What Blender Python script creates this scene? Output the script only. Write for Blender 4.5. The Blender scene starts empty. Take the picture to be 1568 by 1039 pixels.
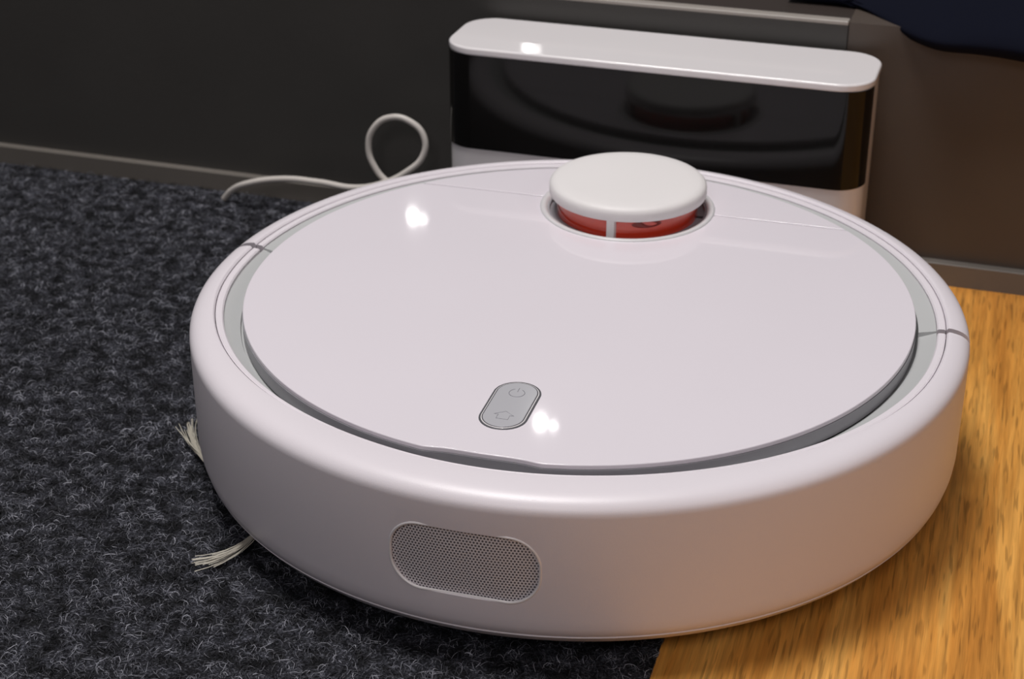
import bpy, bmesh, math, random
import numpy as np
from mathutils import Vector, Matrix
random.seed(3); rng=np.random.default_rng(5)
scn=bpy.context.scene
scn.view_settings.view_transform='Standard'

# ---------------------------------------------------------------- materials
def new_mat(name):
    m=bpy.data.materials.new(name); m.use_nodes=True
    nt=m.node_tree; b=nt.nodes['Principled BSDF']
    return m,nt,b
def N(nt,t,**kw):
    n=nt.nodes.new(t)
    for k,v in kw.items(): setattr(n,k,v)
    return n
def plastic(name,col,rough=.4,coat=0.,coat_r=.05,bump=0.,bscale=900,spec=.5,metal=0.,var=.03):
    m,nt,b=new_mat(name)
    tc=N(nt,'ShaderNodeTexCoord'); no=N(nt,'ShaderNodeTexNoise'); no.inputs['Scale'].default_value=14
    nt.links.new(tc.outputs['Object'],no.inputs['Vector'])
    mx=N(nt,'ShaderNodeMix',data_type='RGBA')
    mx.inputs[6].default_value=(*[c*(1-var) for c in col],1); mx.inputs[7].default_value=(*[min(1,c*(1+var)) for c in col],1)
    nt.links.new(no.outputs['Fac'],mx.inputs[0]); nt.links.new(mx.outputs[2],b.inputs['Base Color'])
    b.inputs['Roughness'].default_value=rough; b.inputs['Metallic'].default_value=metal
    b.inputs['Coat Weight'].default_value=coat; b.inputs['Coat Roughness'].default_value=coat_r
    b.inputs['Specular IOR Level'].default_value=spec
    if bump>0:
        n2=N(nt,'ShaderNodeTexNoise'); n2.inputs['Scale'].default_value=bscale; n2.inputs['Detail'].default_value=3
        bp=N(nt,'ShaderNodeBump'); bp.inputs['Strength'].default_value=bump; bp.inputs['Distance'].default_value=.0005
        nt.links.new(tc.outputs['Object'],n2.inputs['Vector']); nt.links.new(n2.outputs['Fac'],bp.inputs['Height'])
        nt.links.new(bp.outputs['Normal'],b.inputs['Normal'])
    return m
M_lid=plastic('glossy_white',(.785,.738,.790),.5,.8,.038,var=.015,spec=.2)
M_shell=plastic('matte_white',(.785,.738,.780),.36,bump=.10,bscale=2500,var=.02)
M_edge=plastic('lid_edge_grey',(.30,.30,.32),.35)
M_chan=plastic('channel_grey',(.50,.51,.51),.45)
M_cap=plastic('cap_white',(.80,.775,.77),.5)
M_ring=plastic('ring_white',(.66,.65,.66),.35)
M_under=plastic('underbody_grey',(.30,.29,.30),.5)
M_dark=plastic('dark_gap',(.02,.02,.022),.5)
M_lens=plastic('lens_dark_red',(.22,.015,.008),.15)
M_red=plastic('red_window',(.72,.050,.018),.12,1.,.03)
M_btn=plastic('button_grey',(.47,.47,.50),.3,.5,.1)
M_btnrim=plastic('button_rim',(.10,.10,.11),.3)
M_icon=plastic('icon_grey',(.24,.24,.27),.4)
M_dwhite=plastic('dock_white',(.80,.77,.78),.30,.5,.05)
M_dblack=plastic('dock_smoked_black',(.006,.0055,.005),.10,0,.03,spec=.28)
M_cable=plastic('cable_white',(.62,.58,.54),.45)
M_bris=plastic('bristle_cream',(.46,.43,.36),.6)
M_rubber=plastic('rubber_black',(.02,.02,.02),.7)
M_wallL=plastic('dark_grey_panel',(.056,.053,.049),.45,bump=.15,bscale=300,var=.12)
M_wallR=plastic('brown_grey_panel',(.078,.061,.050),.45,bump=.15,bscale=300,var=.12)
M_trim=plastic('trim_taupe',(.15,.136,.12),.35,var=.1)
M_trimt=plastic('trim_edge_light',(.34,.31,.28),.3)
M_top=plastic('ledge_brown',(.035,.026,.022),.5)
M_cloth=plastic('navy_cloth',(.005,.006,.013),.95,bump=.5,bscale=1500,spec=.1)

def grille_mat():
    m,nt,b=new_mat('sensor_grille')
    L=nt.links.new
    uv=N(nt,'ShaderNodeUVMap'); uv.uv_map='UVMap'
    S=.00138
    def vm(op,a,bv=None):
        n=N(nt,'ShaderNodeVectorMath',operation=op); L(a,n.inputs[0])
        if bv is not None: n.inputs[1].default_value=bv
        return n
    sc=vm('MULTIPLY',uv.outputs[0],(1/S,1/(S*1.7320508),0))
    ds=[]
    for off in (0,.5):
        a=vm('ADD',sc.outputs[0],(off,off,0)); f=vm('FRACTION',a.outputs[0]); s=vm('SUBTRACT',f.outputs[0],(.5,.5,0))
        q=vm('MULTIPLY',s.outputs[0],(1,1.7320508,0)); l=vm('LENGTH',q.outputs[0]); ds.append(l.outputs['Value'])
    mn=N(nt,'ShaderNodeMath',operation='MINIMUM'); L(ds[0],mn.inputs[0]); L(ds[1],mn.inputs[1])
    mr=N(nt,'ShaderNodeMapRange'); mr.inputs['From Min'].default_value=.26; mr.inputs['From Max'].default_value=.38
    L(mn.outputs[0],mr.inputs['Value'])
    mx=N(nt,'ShaderNodeMix',data_type='RGBA'); mx.inputs[6].default_value=(.10,.09,.10,1); mx.inputs[7].default_value=(.88,.84,.87,1)
    L(mr.outputs[0],mx.inputs[0]); L(mx.outputs[2],b.inputs['Base Color'])
    bp=N(nt,'ShaderNodeBump'); bp.inputs['Distance'].default_value=.0003; bp.inputs['Strength'].default_value=.4; L(mr.outputs[0],bp.inputs['Height']); L(bp.outputs['Normal'],b.inputs['Normal'])
    b.inputs['Roughness'].default_value=.4; b.inputs['Metallic'].default_value=.1
    return m
M_grille=grille_mat()

def wood_mat():
    m,nt,b=new_mat('oak_wood'); L=nt.links.new
    tc=N(nt,'ShaderNodeTexCoord')
    def noise(scale,detail=4,rough=.6,dist=0.,src=None):
        mp=N(nt,'ShaderNodeMapping'); mp.inputs['Scale'].default_value=scale; L(src or tc.outputs['Object'],mp.inputs['Vector'])
        mp.inputs['Rotation'].default_value=(0,0,math.radians(7))
        n=N(nt,'ShaderNodeTexNoise'); n.inputs['Scale'].default_value=1; n.inputs['Detail'].default_value=detail
        n.inputs['Roughness'].default_value=rough; n.inputs['Distortion'].default_value=dist
        L(mp.outputs[0],n.inputs['Vector']); return n
    a=noise((60,4.5,1),5,.6,.8); f=noise((420,16,1),3,.7,.1); p=noise((620,42,1),1,.5)
    r=N(nt,'ShaderNodeValToRGB'); e=r.color_ramp.elements
    e[0].position=.30; e[0].color=(.50,.195,.030,1); e[1].position=.70; e[1].color=(.80,.42,.100,1)
    x=e.new(.5); x.color=(.68,.305,.058,1)
    L(a.outputs['Fac'],r.inputs[0])
    r2=N(nt,'ShaderNodeMapRange'); r2.inputs['From Min'].default_value=.36; r2.inputs['From Max'].default_value=.64; r2.inputs['To Min'].default_value=.76; r2.inputs['To Max'].default_value=1.12
    L(f.outputs['Fac'],r2.inputs['Value'])
    r3=N(nt,'ShaderNodeMapRange'); r3.inputs['From Min'].default_value=.57; r3.inputs['From Max'].default_value=.66; r3.inputs['To Min'].default_value=1; r3.inputs['To Max'].default_value=.66
    L(p.outputs['Fac'],r3.inputs['Value'])
    mm=N(nt,'ShaderNodeMath',operation='MULTIPLY'); L(r2.outputs[0],mm.inputs[0]); L(r3.outputs[0],mm.inputs[1])
    v=N(nt,'ShaderNodeVectorMath',operation='SCALE'); L(r.outputs[0],v.inputs[0]); L(mm.outputs[0],v.inputs['Scale'])
    L(v.outputs[0],b.inputs['Base Color']); b.inputs['Roughness'].default_value=.38
    bp=N(nt,'ShaderNodeBump'); bp.inputs['Strength'].default_value=.3; bp.inputs['Distance'].default_value=.0003; L(mm.outputs[0],bp.inputs['Height']); L(bp.outputs['Normal'],b.inputs['Normal'])
    return m
M_wood=wood_mat()
def carpet_mat(fib):
    m,nt,b=new_mat('carpet_fibre' if fib else 'carpet_felt'); L=nt.links.new
    tc=N(nt,'ShaderNodeTexCoord')
    cl=N(nt,'ShaderNodeTexNoise'); cl.inputs['Scale'].default_value=115; cl.inputs['Detail'].default_value=3; L(tc.outputs['Object'],cl.inputs['Vector'])
    mr=N(nt,'ShaderNodeMapRange'); mr.inputs['From Min'].default_value=.38; mr.inputs['From Max'].default_value=.62; mr.inputs['To Min'].default_value=.25; mr.inputs['To Max'].default_value=1.35
    L(cl.outputs['Fac'],mr.inputs['Value'])
    r=N(nt,'ShaderNodeValToRGB'); e=r.color_ramp.elements
    e[0].position=0; e[0].color=(.009,.0093,.012,1); e[1].position=1; e[1].color=(.31,.315,.355,1)
    x=e.new(.4); x.color=(.029,.030,.038,1); x=e.new(.75); x.color=(.100,.103,.123,1)
    if fib:
        at=N(nt,'ShaderNodeAttribute'); at.attribute_name='fv'; L(at.outputs['Fac'],r.inputs[0])
    else:
        f=N(nt,'ShaderNodeTexNoise'); f.inputs['Scale'].default_value=900; f.inputs['Detail'].default_value=4; L(tc.outputs['Object'],f.inputs['Vector'])
        q=N(nt,'ShaderNodeMapRange'); q.inputs['From Min'].default_value=.4; q.inputs['From Max'].default_value=.7; L(f.outputs['Fac'],q.inputs['Value']); q.inputs['To Max'].default_value=.8
        L(q.outputs[0],r.inputs[0])
    v=N(nt,'ShaderNodeVectorMath',operation='SCALE'); L(r.outputs[0],v.inputs[0]); L(mr.outputs[0],v.inputs['Scale'])
    L(v.outputs[0],b.inputs['Base Color']); b.inputs['Roughness'].default_value=.8; b.inputs['Specular IOR Level'].default_value=.2
    return m

# ---------------------------------------------------------------- mesh helpers
def link(o,parent=None):
    scn.collection.objects.link(o)
    if parent: o.parent=parent
    return o
def empty(name,loc=(0,0,0),rz=0):
    e=bpy.data.objects.new(name,None); e.empty_display_size=.02; e.location=loc; e.rotation_euler=(0,0,rz); return link(e)
def obj(name,verts,faces,mats,parent=None,smooth=True,bevel=0,bang=35,fix=True,edge=40):
    me=bpy.data.meshes.new(name); me.from_pydata([tuple(v) for v in verts],[],faces)
    for mt in (mats if isinstance(mats,(list,tuple)) else [mats]): me.materials.append(mt)
    if fix:
        bm=bmesh.new(); bm.from_mesh(me); bmesh.ops.remove_doubles(bm,verts=bm.verts,dist=1e-7)
        bmesh.ops.recalc_face_normals(bm,faces=bm.faces); bm.to_mesh(me); bm.free()
    if smooth:
        me.shade_smooth(); me.set_sharp_from_angle(angle=math.radians(edge))
    o=bpy.data.objects.new(name,me); link(o,parent)
    if bevel:
        b=o.modifiers.new('bevel','BEVEL'); b.width=bevel; b.segments=3; b.limit_method='ANGLE'; b.angle_limit=math.radians(bang); b.harden_normals=True
    return o
def lathe(name,prof,mat,parent,a0=0,a1=360,seg=240,c=(0,0),closed=False,edge=40,bevel=0):
    full=abs(a1-a0)>=359.9; k=seg if full else seg+1
    V=[];F=[]
    for i in range(k):
        deg=a0+(a1-a0)*i/seg; t=math.radians(deg)
        pr=prof(deg) if callable(prof) else prof; n=len(pr)
        for r,z in pr: V.append((c[0]+r*math.cos(t),c[1]+r*math.sin(t),z))
    m=n if closed else n-1
    for i in range(seg):
        j=(i+1)%k
        for q in range(m):
            w=(q+1)%n; F.append((i*n+q,j*n+q,j*n+w,i*n+w))
    if closed and not full:
        F.append(tuple(range(n))); F.append(tuple(range((k-1)*n,k*n))[::-1])
    return obj(name,V,F,mat,parent,edge=edge,bevel=bevel)
def prism(name,outline,z0,z1,mats,parent,bevel=0,side_mat=0):
    n=len(outline)
    V=[(x,y,z0) for x,y in outline]+[(x,y,z1) for x,y in outline]
    F=[tuple(range(n))[::-1],tuple(range(n,2*n))]+[(i,(i+1)%n,n+(i+1)%n,n+i) for i in range(n)]
    o=obj(name,V,F,mats,parent,bevel=bevel,fix=False)
    bm=bmesh.new(); bm.from_mesh(o.data); bmesh.ops.recalc_face_normals(bm,faces=bm.faces)
    for f in bm.faces:
        if abs(f.normal.z)<.5: f.material_index=side_mat
    bm.to_mesh(o.data); bm.free(); return o
def pill(w,h,r=None,n=16,cx=0,cy=0):
    r=min(w,h)/2 if r is None else r
    P=[]
    for sx,sy,a in((1,1,0),(-1,1,90),(-1,-1,180),(1,-1,270)):
        for i in range(n+1):
            t=math.radians(a+90*i/n); P.append((cx+sx*(w/2-r)+r*math.cos(t),cy+sy*(h/2-r)+r*math.sin(t)))
    out=[P[0]]
    for p in P[1:]:
        if math.dist(p,out[-1])>1e-7: out.append(p)
    if math.dist(out[0],out[-1])<1e-7: out.pop()
    return out
def box(name,x0,x1,y0,y1,z0,z1,mat,parent=None,bevel=0):
    return prism(name,[(x0,y0),(x1,y0),(x1,y1),(x0,y1)],z0,z1,mat,parent,bevel=bevel)
def tube(name,pts,rad,mat,parent,cyclic=False,res=6,smooth=True):
    cu=bpy.data.curves.new(name,'CURVE'); cu.dimensions='3D'; cu.bevel_depth=rad; cu.bevel_resolution=res; cu.use_fill_caps=True
    if smooth:
        sp=cu.splines.new('BEZIER'); sp.bezier_points.add(len(pts)-1)
        for b,p in zip(sp.bezier_points,pts): b.co=p; b.handle_left_type=b.handle_right_type='AUTO'
        sp.resolution_u=16
    else:
        sp=cu.splines.new('POLY'); sp.points.add(len(pts)-1)
        for b,p in zip(sp.points,pts): b.co=(*p,1)
    sp.use_cyclic_u=cyclic
    cu.materials.append(mat)
    return link(bpy.data.objects.new(name,cu),parent)
def sstep(x,a,b):
    t=max(0,min(1,(x-a)/(b-a))); return t*t*(3-2*t)

# ---------------------------------------------------------------- robot vacuum
R=.1735
rob=empty('robot_vacuum')
def phi(deg): return abs((deg+90+180)%360-180)          # 0 at the front, 180 at the back
def tsd(deg):
    p=phi(deg); return sstep(p,12,80)
def r_in(deg):  return .1522+.0068*tsd(deg)
def r_line(deg): return r_in(deg)+.0018+.0022*tsd(deg)
low=[(.1735,.026),(.1731,.0220),(.1721,.0183),(.1712,.0175),(.1715,.0170),(.1690,.0137),(.1650,.0114),(.1610,.0104)]
def bprof(deg):
    rl_=r_line(deg)
    fr=rl_+.0006
    return [(rl_,.0780),(fr,.0788),(min(.1640,fr+.0012),.0790),(.1652,.0789),(.1676,.0784),(.1697,.0776),(.1714,.0765),(.1726,.0752),(.1733,.0737),(.1735,.0718)]+low+[(.1600,.0104),(.1600,.0135),(.1690,.022),(.1690,.066),(.1660,.0725),(rl_,.0735)]
SP=3.0; GP=1.35
bump=lathe('bumper',bprof,M_shell,rob,a0=-180-SP,a1=SP,seg=300,closed=True,edge=35)
rear=lathe('rear_shell',bprof,M_shell,rob,a0=SP+GP,a1=180-SP-GP,seg=280,closed=True,edge=35)
lathe('gap_core',[(.1600,.0135),(.1680,.022),(.1680,.064),(.1645,.0685),(.155,.070)],M_dark,rob,seg=200)
lathe('underbody',[(0,.0090),(.1600,.0090),(.1635,.0112),(.1635,.016)],M_under,rob)
irp=lambda d:[(r_in(d)-.0004,.0700),(r_in(d),.0775),(r_in(d)+.0006,.0781),(r_line(d)-.0010,.0782),(r_line(d)-.0004,.0778),(r_line(d)-.0004,.0710)]
lathe('inner_ring',irp,M_shell,rob,a0=-180-SP,a1=SP,seg=260,closed=True,edge=30)
lathe('inner_ring_rear',irp,M_shell,rob,a0=SP+GP,a1=180-SP-GP,seg=240,closed=True,edge=30)
lathe('channel',lambda d:[(.1495,.0715),(.1508,.0715),(.1512,.0718+.0014*tsd(d)),(r_in(d)-.0001,.0718+.0044*tsd(d))],M_chan,rob)
lathe('channel_rear',lambda dg:[(.1512,.0700),(.1512,.0756),(r_in(dg)-.0003,.0770),(r_in(dg)-.0003,.0700)],M_chan,rob,a0=SP+GP,a1=180-SP-GP,seg=200,closed=True)
HW,HH,ZS=.0298,.0146,.0475
pl=pill(2*HW,2*HH,.0128,n=14)
def onr(u,z,r): t=-math.pi/2+u/R; return (r*math.cos(t),r*math.sin(t),z)
n=len(pl)
cut=obj('cutter',[onr(u,ZS+z,.1712) for u,z in pl]+[onr(u,ZS+z,.180) for u,z in pl],
    [tuple(range(n)),tuple(range(n,2*n))]+[(i,(i+1)%n,n+(i+1)%n,n+i) for i in range(n)],M_shell,None,smooth=False)
bo=bump.modifiers.new('cut','BOOLEAN'); bo.object=cut; bo.operation='DIFFERENCE'; bo.solver='EXACT'
bpy.context.view_layer.update()
dg=bpy.context.evaluated_depsgraph_get()
me=bpy.data.meshes.new_from_object(bump.evaluated_get(dg)); bump.modifiers.clear(); bump.data=me
me.shade_smooth(); me.set_sharp_from_angle(angle=math.radians(35))
bpy.data.objects.remove(cut)
rings=14; V=[];F=[]
for k in range(rings+1):
    s=k/rings
    for u,z in pl: V.append((u*s,z*s))
for k in range(rings):
    for i in range(n):
        j=(i+1)%n; F.append((k*n+i,k*n+j,(k+1)*n+j,(k+1)*n+i))
gme=bpy.data.meshes.new('sensor_grille'); gme.from_pydata([onr(u,ZS+z,.1722) for u,z in V],[],F); gme.materials.append(M_grille)
uvl=gme.uv_layers.new(name='UVMap')
for lp in gme.loops: uvl.data[lp.index].uv=V[lp.vertex_index]
gme.shade_smooth(); link(bpy.data.objects.new('sensor_grille',gme),rob)
tube('sensor_rim',[onr(u*1.002,ZS+z*1.004,.1732) for u,z in pl],.00065,M_dwhite,rob,cyclic=True,smooth=False,res=4)

# lid
RL,YL,YS,ZL=.1497,.1018,.1030,.0807
def rl(t):
    d=(t+math.pi/2); w=.16
    return RL-.0026*max(0,1-(abs(d)/w)**4)**1.5 if abs(d)<w else RL
def lid_outline(front):
    g=.0004; rc=.0420
    yc=YS-g if front else YS+g
    a=math.asin(yc/RL); P=[]
    m=320 if front else 90
    t0,t1=(a,-math.pi-a) if front else (math.pi-a,a)
    if front:
        for i in range(m+1):
            t=t0+(t1-t0)*i/m; P.append((rl(t)*math.cos(t),rl(t)*math.sin(t)))
        b=math.asin((yc-YL)/rc)
        s0,s1=math.pi-b,2*math.pi+b
        for i in range(61):
            t=s0+(s1-s0)*i/60; P.append((rc*math.cos(t),YL+rc*math.sin(t)))
    else:
        for i in range(m+1):
            t=t0+(t1-t0)*i/m; P.append((RL*math.cos(t),RL*math.sin(t)))
        b=math.asin((yc-YL)/rc)
        for i in range(61):
            t=b+(math.pi-2*b)*i/60; P.append((rc*math.cos(t),YL+rc*math.sin(t)))
    return P
prism('lid_base',[( (rl(t)+.0003)*math.cos(t),(rl(t)+.0003)*math.sin(t)) for t in np.linspace(-math.pi,math.pi,400,endpoint=False)],.0725,.0786,M_edge,rob)
box('lid_seam_shade',-.1085,.1085,YS-.001,YS+.001,.0780,.0790,M_dark,rob)  # black strip put under the seam as its shade
prism('lid_front',lid_outline(True),.0785,ZL,[M_lid,M_edge],rob,bevel=.0005,side_mat=0)
prism('lid_rear',lid_outline(False),.0785,ZL,[M_lid,M_edge],rob,bevel=.0005,side_mat=0)
# button
BY=-.1087
prism('button_rim',pill(.0196,.0392,cx=0,cy=BY),.0800,.08095,M_btnrim,rob,bevel=.0002)
prism('button_bezel',pill(.0180,.0376,cx=0,cy=BY),.0800,.08110,M_dwhite,rob,bevel=.0002)
prism('button_gap',pill(.0172,.0368,cx=0,cy=BY),.0800,.08113,M_btnrim,rob)
prism('button_face',pill(.0164,.0360,cx=0,cy=BY),.0800,.08130,M_btn,rob,bevel=.0002)
zi=.08130
tube('power_icon',[(.0032*math.sin(t),BY+.0095+.0032*math.cos(t),zi) for t in np.linspace(.5,2*math.pi-.5,24)],.00014,M_icon,rob,smooth=False,res=2)
tube('power_icon_bar',[(0,BY+.0095+.0010,zi),(0,BY+.0095+.0042,zi)],.00014,M_icon,rob,smooth=False,res=2)
tube('home_icon',[(x,BY-.0095+y,zi) for x,y in[(-.0024,-.0026),(-.0024,.0006),(-.0040,.0006),(0,.0036),(.0040,.0006),(.0024,.0006),(.0024,-.0026)]],.00014,M_icon,rob,cyclic=True,smooth=False,res=2)
# lidar tower
lathe('tower_ring',[(.0437,.0795),(.0437,.0808),(.0432,.0815),(.0420,.0817),(.0406,.0812),(.0398,.0800),(.0392,.0786),(.0370,.0783),(.020,.0783)],M_ring,rob,c=(0,YL),edge=50)
lathe('tower_ring_line',[(.0398,.0800),(.0394,.0803),(.0388,.0800),(.0386,.0785)],M_edge,rob,c=(0,YL))
lathe('tower_window',[(.0352,.0780),(.0352,.0892)],M_red,rob,c=(0,YL))
lathe('tower_core',[(.034,.0783),(.034,.0890),(0,.0890)],M_dark,rob,c=(0,YL))
lathe('tower_cap',[(0,.0962),(.030,.0961),(.0355,.0958),(.0378,.0951),(.0389,.0939),(.0392,.0925),(.0392,.0896),(.0389,.0889),(.0380,.0886),(.030,.0886)],M_cap,rob,c=(0,YL),edge=60)
for i,a in enumerate((-90,30,150)):
    t=math.radians(a); c_,s_=math.cos(t),math.sin(t)
    P=[]
    for x,y in((-.0024,.0352),(.0024,.0352),(.0019,.0380),(-.0019,.0380)):
        P.append((s_*x+c_*y, YL-c_*x+s_*y))
    prism('tower_post_%d'%(i+1),P,.0782,.0890,M_cap,rob,bevel=.0003)
V=[];q=20
for i in range(q):
    b=2*math.pi*i/q; tt=math.radians(-62)+.0075*math.cos(b)/.0354
    V.append((.03545*math.cos(tt),YL+.03545*math.sin(tt),.0860+.0018*math.sin(b)))
obj('laser_lens',V,[tuple(range(q))],M_lens,rob,smooth=False)
# wheels
for s in(-1,1):
    o=lathe('wheel_%s'%('l' if s<0 else 'r'),[(0,-.008),(.028,-.008),(.031,-.006),(.031,.006),(.028,.008),(0,.008)],M_rubber,rob,seg=48)
    o.rotation_euler=(0,math.pi/2,0); o.location=(s*.105,0,.0315)
o=lathe('caster',[(0,-.006),(.010,-.006),(.011,0),(.010,.006),(0,.006)],M_rubber,rob,seg=32); o.rotation_euler=(0,math.pi/2,0); o.location=(0,-.12,.0115)
# side brush
HX,HY=-.108,-.082
lathe('brush_hub',[(0,.004),(.008,.0045),(.010,.0095)],M_rubber,rob,c=(HX,HY),seg=32)
def tuft(name,A,B,C,spread,nf=30):
    V=[];F=[]
    A,B,C=Vector((*A,0)),Vector((*B,0)),Vector((*C,0))
    for f in range(nf):
        a=random.gauss(0,.42); lm=random.uniform(.78,1.06); h=random.uniform(.0015,.0050); off=random.uniform(-.0012,.0012); cv=random.uniform(-.25,.25)
        pts=[];dirs=[]
        for i in range(9):
            s=i/8; u=s*lm
            p=A*(1-u)**2+B*2*u*(1-u)+C*u*u; d=((B-A)*(1-u)+(C-B)*u).normalized(); nrm=Vector((-d.y,d.x,0))
            lat=off+a*spread*s*s+cv*spread*s*(1-s)
            p=p+nrm*lat; p.z=.0065*(1-s)+h*s+.0008; pts.append(p); dirs.append(nrm)
        w=.00019; b=len(V)
        for p,nr in zip(pts,dirs):
            for k in range(3):
                an=2*math.pi*k/3; V.append((p.x+nr.x*w*math.cos(an),p.y+nr.y*w*math.cos(an),p.z+w*math.sin(an)))
        for i in range(8):
            for k in range(3):
                F.append((b+i*3+k,b+i*3+(k+1)%3,b+(i+1)*3+(k+1)%3,b+(i+1)*3+k))
    obj(name,V,F,M_bris,rob)
tuft('brush_tuft_1',(-.148,-.078),(-.167,-.064),(-.1815,-.0385),.0070)
tuft('brush_tuft_2',(-.110,-.112),(-.109,-.135),(-.1275,-.1430),.0060)
tuft('brush_tuft_3',(-.090,-.075),(-.07,-.065),(-.050,-.060),.008)
for i,(x,y) in enumerate(((-.148,-.078),(-.110,-.112),(-.090,-.075))):
    tube('brush_arm_%d'%(i+1),[(HX,HY,.0075),((HX+x)/2,(HY+y)/2,.0072),(x,y,.0070)],.0018,M_bris,rob)

# ---------------------------------------------------------------- dock, wall frame (yawed)
YAW=-.02688
dock=empty('charging_dock',rz=YAW)
UC,VF,W=-.0119,.1768,.2337
def rrect(x0,x1,y0,y1,r,n=10): return pill(x1-x0,y1-y0,r,n,(x0+x1)/2,(y0+y1)/2)
x0,x1=UC-W/2,UC+W/2
prism('dock_body',rrect(x0+.0008,x1-.0008,VF+.0012,VF+.0552,.016),.0012,.1265,M_dwhite,dock,bevel=.001)
prism('dock_top',rrect(x0,x1,VF,VF+.0578,.0185),.1250,.1294,M_dwhite,dock,bevel=.0014)
path=[]
r=.0165; ax0,ax1,ay=x0+.0003,x1-.0003,VF+.0006
path.append((ax0,ay+r+.002))
for i in range(13):
    t=math.radians(180+90*i/12); path.append((ax0+r+r*math.cos(t),ay+r+r*math.sin(t)))
for i in range(12):
    t=math.radians(270+90*i/12); path.append((ax1-r+r*math.cos(t),ay+r+r*math.sin(t)))
inner=[(x,y+.002) for x,y in path]
prism('dock_panel',path+inner[::-1],.0713,.1252,M_dblack,dock)
prism('dock_foot',rrect(x0+.01,x1-.01,VF+.006,VF+.050,.01),-.0005,.0015,M_rubber,dock)

D=.2334; DW=.2388
def wallbox(name,u0,u1,v0,v1,z0,z1,mat,bevel=0,parent=None):
    o=box(name,u0,u1,v0,v1,z0,z1,mat,parent,bevel)
    if not parent: o.rotation_euler=(0,0,YAW)
    return o
wb=wallbox('wall_back',-1.6,.083,DW,DW+.03,-.01,.1425,M_wallL)
wallbox('wall_back_right',.0834,1.6,DW+.0006,DW+.03,-.01,.1435,M_wallR)
wallbox('baseboard_back',-1.6,1.6,D,DW+.001,-.002,.0121,M_trim,bevel=.0006)
wallbox('trim_1',-1.6,.0832,DW-.0012,DW+.006,.1420,.1442,M_trimt,bevel=.0006)
wallbox('ledge_top',-1.6,1.6,DW+.006,DW+1.2,.130,.1430,M_top,parent=wb)

V=[];F=[];nu,nv=90,36
for i in range(nu):
    u=.045+(.40)*i/(nu-1)
    fold=.5+.5*math.sin(u*62+1.1)
    hang=max(0,min(1,(u-.070)/.07)); hang=hang*hang*(3-2*hang)
    zb=.1475-(.0150+.003*math.sin(u*40-1.2))*hang
    for j in range(nv):
        s=j/(nv-1)
        if s<.6:
            k=s/.6; v=DW+.16-(.16+.010*hang)*k+(1-hang)*.03*k; z=.1465+.022*math.sin(math.pi*k)*(.5+.5*hang)+.004*fold*math.sin(k*9+u*40)*math.sin(math.pi*k)
        else:
            k=(s-.6)/.4; v=DW-.010*hang+(1-hang)*.03-.004*math.sin(k*math.pi)*(1+fold)*hang; z=.1465+(zb-.1465)*k
        V.append((u,v,z))
for i in range(nu-1):
    for j in range(nv-1): F.append((i*nv+j,(i+1)*nv+j,(i+1)*nv+j+1,i*nv+j+1))
cl=obj('navy_cloth',V,F,M_cloth,None); cl.rotation_euler=(0,0,YAW)
so=cl.modifiers.new('s','SOLIDIFY'); so.thickness=.002

cab=empty('power_cable')
pts=[(-.2830,.2265,.0020),(-.2760,.2240,.0095),(-.2640,.2205,.0165),(-.2400,.2200,.0225),(-.2150,.2180,.0240),(-.1900,.2140,.0248),(-.1740,.2140,.0290),
 (-.1590,.2160,.0370),(-.1485,.2190,.0480),(-.1485,.2210,.0590),(-.1570,.2220,.0670),(-.1690,.2220,.0685),(-.1790,.2210,.0620),(-.1830,.2200,.0490),(-.1790,.2190,.0370),(-.1710,.2190,.0285),(-.1560,.2190,.0220),(-.1350,.2180,.0200),(-.1240,.2150,.0190)]
tube('cable',pts,.00190,M_cable,cab)
tube('plug_sleeve',[(-.1330,.2178,.0199),(-.1270,.2160,.0192)],.0030,M_cable,cab)

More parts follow.
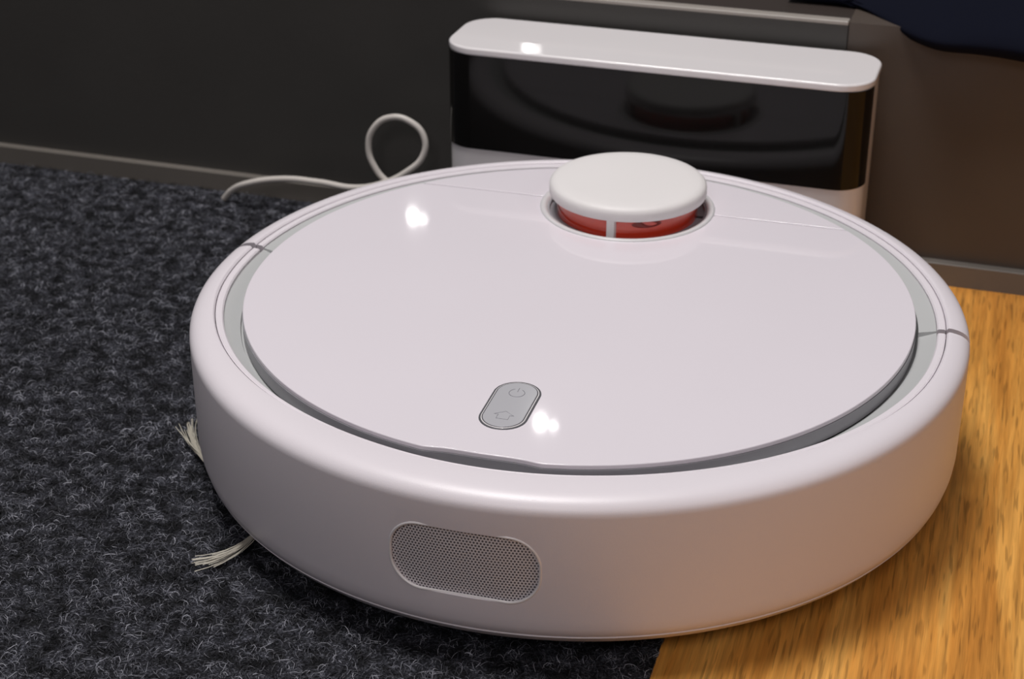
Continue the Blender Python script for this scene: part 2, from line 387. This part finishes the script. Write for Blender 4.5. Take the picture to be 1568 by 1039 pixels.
# ---------------------------------------------------------------- floor + carpet
XE=.0705
box('floor',-1.6,1.8,-1.8,.30,-.03,-.0010,M_wood)
car=prism('carpet',[(-1.6,-1.8),(XE,-1.8),(XE,.2333-.0269*XE),(-1.6,.2333+.0269*1.6)],-.0010,.0003,carpet_mat(False),None)
def fibres():
    NF=210000; K=5
    x=rng.uniform(-.62,XE,NF); y=rng.uniform(-.36,.25,NF)
    keep=(np.hypot(x,y)>.13)
    ylim=.2333-.0269*x
    keep&=(y<ylim-.001)
    x=x[keep];y=y[keep];NF=len(x)
    th=rng.uniform(0,2*np.pi,NF); cur=rng.normal(0,2.4,NF); L=rng.uniform(.0025,.0072,NF); h=rng.uniform(.0003,.0020,NF)
    w=rng.uniform(.00006,.00015,NF)
    P=np.zeros((NF,K,3)); px=x.copy();py=y.copy()
    for k in range(K):
        s=k/(K-1); P[:,k,0]=px;P[:,k,1]=py;P[:,k,2]=.0002+h*np.sin(np.pi*min(1,s*.9+.05))+rng.normal(0,.00012,NF)
        px=px+np.cos(th+cur*s)*L/(K-1); py=py+np.sin(th+cur*s)*L/(K-1)
    P[:,:,0]=np.minimum(P[:,:,0],XE+.0006)
    P[:,:,1]=np.minimum(P[:,:,1],.2333-.0269*P[:,:,0]-.0003)
    T=np.gradient(P,axis=1); nx=-T[:,:,1];ny=T[:,:,0]; ln=np.hypot(nx,ny)+1e-9
    off=np.stack([nx/ln,ny/ln,rng.normal(0,.5,(NF,1))*np.ones((NF,K))],2)*w[:,None,None]
    V=np.stack([P-off,P+off],2).reshape(-1,3)
    base=(np.arange(NF)*K*2)[:,None]+np.arange(K-1)[None,:]*2
    Fq=np.stack([base,base+1,base+3,base+2],2).reshape(-1,4)
    me=bpy.data.meshes.new('carpet_fibres'); me.vertices.add(len(V)); me.vertices.foreach_set('co',V.ravel())
    me.loops.add(Fq.size); me.loops.foreach_set('vertex_index',Fq.ravel().astype(np.int32))
    me.polygons.add(len(Fq)); me.polygons.foreach_set('loop_start',(np.arange(len(Fq))*4).astype(np.int32))
    me.update(calc_edges=True)
    at=me.attributes.new('fv','FLOAT','POINT'); vals=np.repeat(rng.uniform(0,1,NF)**1.05,K*2); at.data.foreach_set('value',vals.astype(np.float32))
    me.materials.append(carpet_mat(True)); me.shade_smooth()
    link(bpy.data.objects.new('carpet_fibres',me),car)
fibres()

# ---------------------------------------------------------------- lights
def area(name,loc,tgt,size,power,col,shape='SQUARE',sy=None):
    l=bpy.data.lights.new(name,'AREA'); l.shape=shape; l.size=size; l.energy=power; l.color=col
    if sy: l.size_y=sy
    o=bpy.data.objects.new(name,l); o.location=loc
    o.rotation_euler=(Vector(tgt)-Vector(loc)).to_track_quat('-Z','Y').to_euler(); return link(o)
area('ceiling_light',(-.30,-.05,2.1),(0,0,0),.55,34,(1,.97,.955))
area('fill_front',(.1,-1.9,1.6),(0,-.1,.03),.7,8.5,(1,.94,.96))  # added fill from above the camera, lifts the robot's front wall
area('fill_side_warm',(1.5,-.7,1.3),(0,0,.03),.5,2.6,(1,.86,.80))  # added warm fill for the right side, like bounce off the wood
for i,(p,d) in enumerate((((.0152,-.1183,.0807),(-.153,.569,.341)),((-.099,.060,.0807),(-.267,.747,.341)),((-.078,.195,.126),(-.246,.882,.295)))):
    for k,(ox,oz) in enumerate(((0,0),(.038,.006))):
        t=6.2; q=Vector(p)+Vector(d)*t+Vector((ox,0,oz))
        area('spot_lamp_%d%d'%(i,k),q,p,.028 if k==0 else .016,.15 if k==0 else .030,(1,.97,.95),'DISK')
w=bpy.data.worlds.new('world'); scn.world=w; w.use_nodes=True
w.node_tree.nodes['Background'].inputs[0].default_value=(.55,.535,.56,1); w.node_tree.nodes['Background'].inputs[1].default_value=.10

# ---------------------------------------------------------------- camera
cam=bpy.data.cameras.new('camera'); co=link(bpy.data.objects.new('camera',cam))
yaw,pit=.28148,-.47719
f=Vector((-math.sin(yaw)*math.cos(pit),math.cos(yaw)*math.cos(pit),math.sin(pit))); rt=Vector((math.cos(yaw),math.sin(yaw),0)); up=rt.cross(f)
mt=Matrix((( rt.x,up.x,-f.x),(rt.y,up.y,-f.y),(rt.z,up.z,-f.z))).to_4x4(); mt.translation=(.16790,-.68695,.42159)
co.matrix_world=mt
cam.sensor_width=36; cam.lens=2715.34/1600*36; cam.clip_start=.01; cam.clip_end=50
cam.dof.use_dof=True; cam.dof.focus_distance=.70; cam.dof.aperture_fstop=18
scn.camera=co
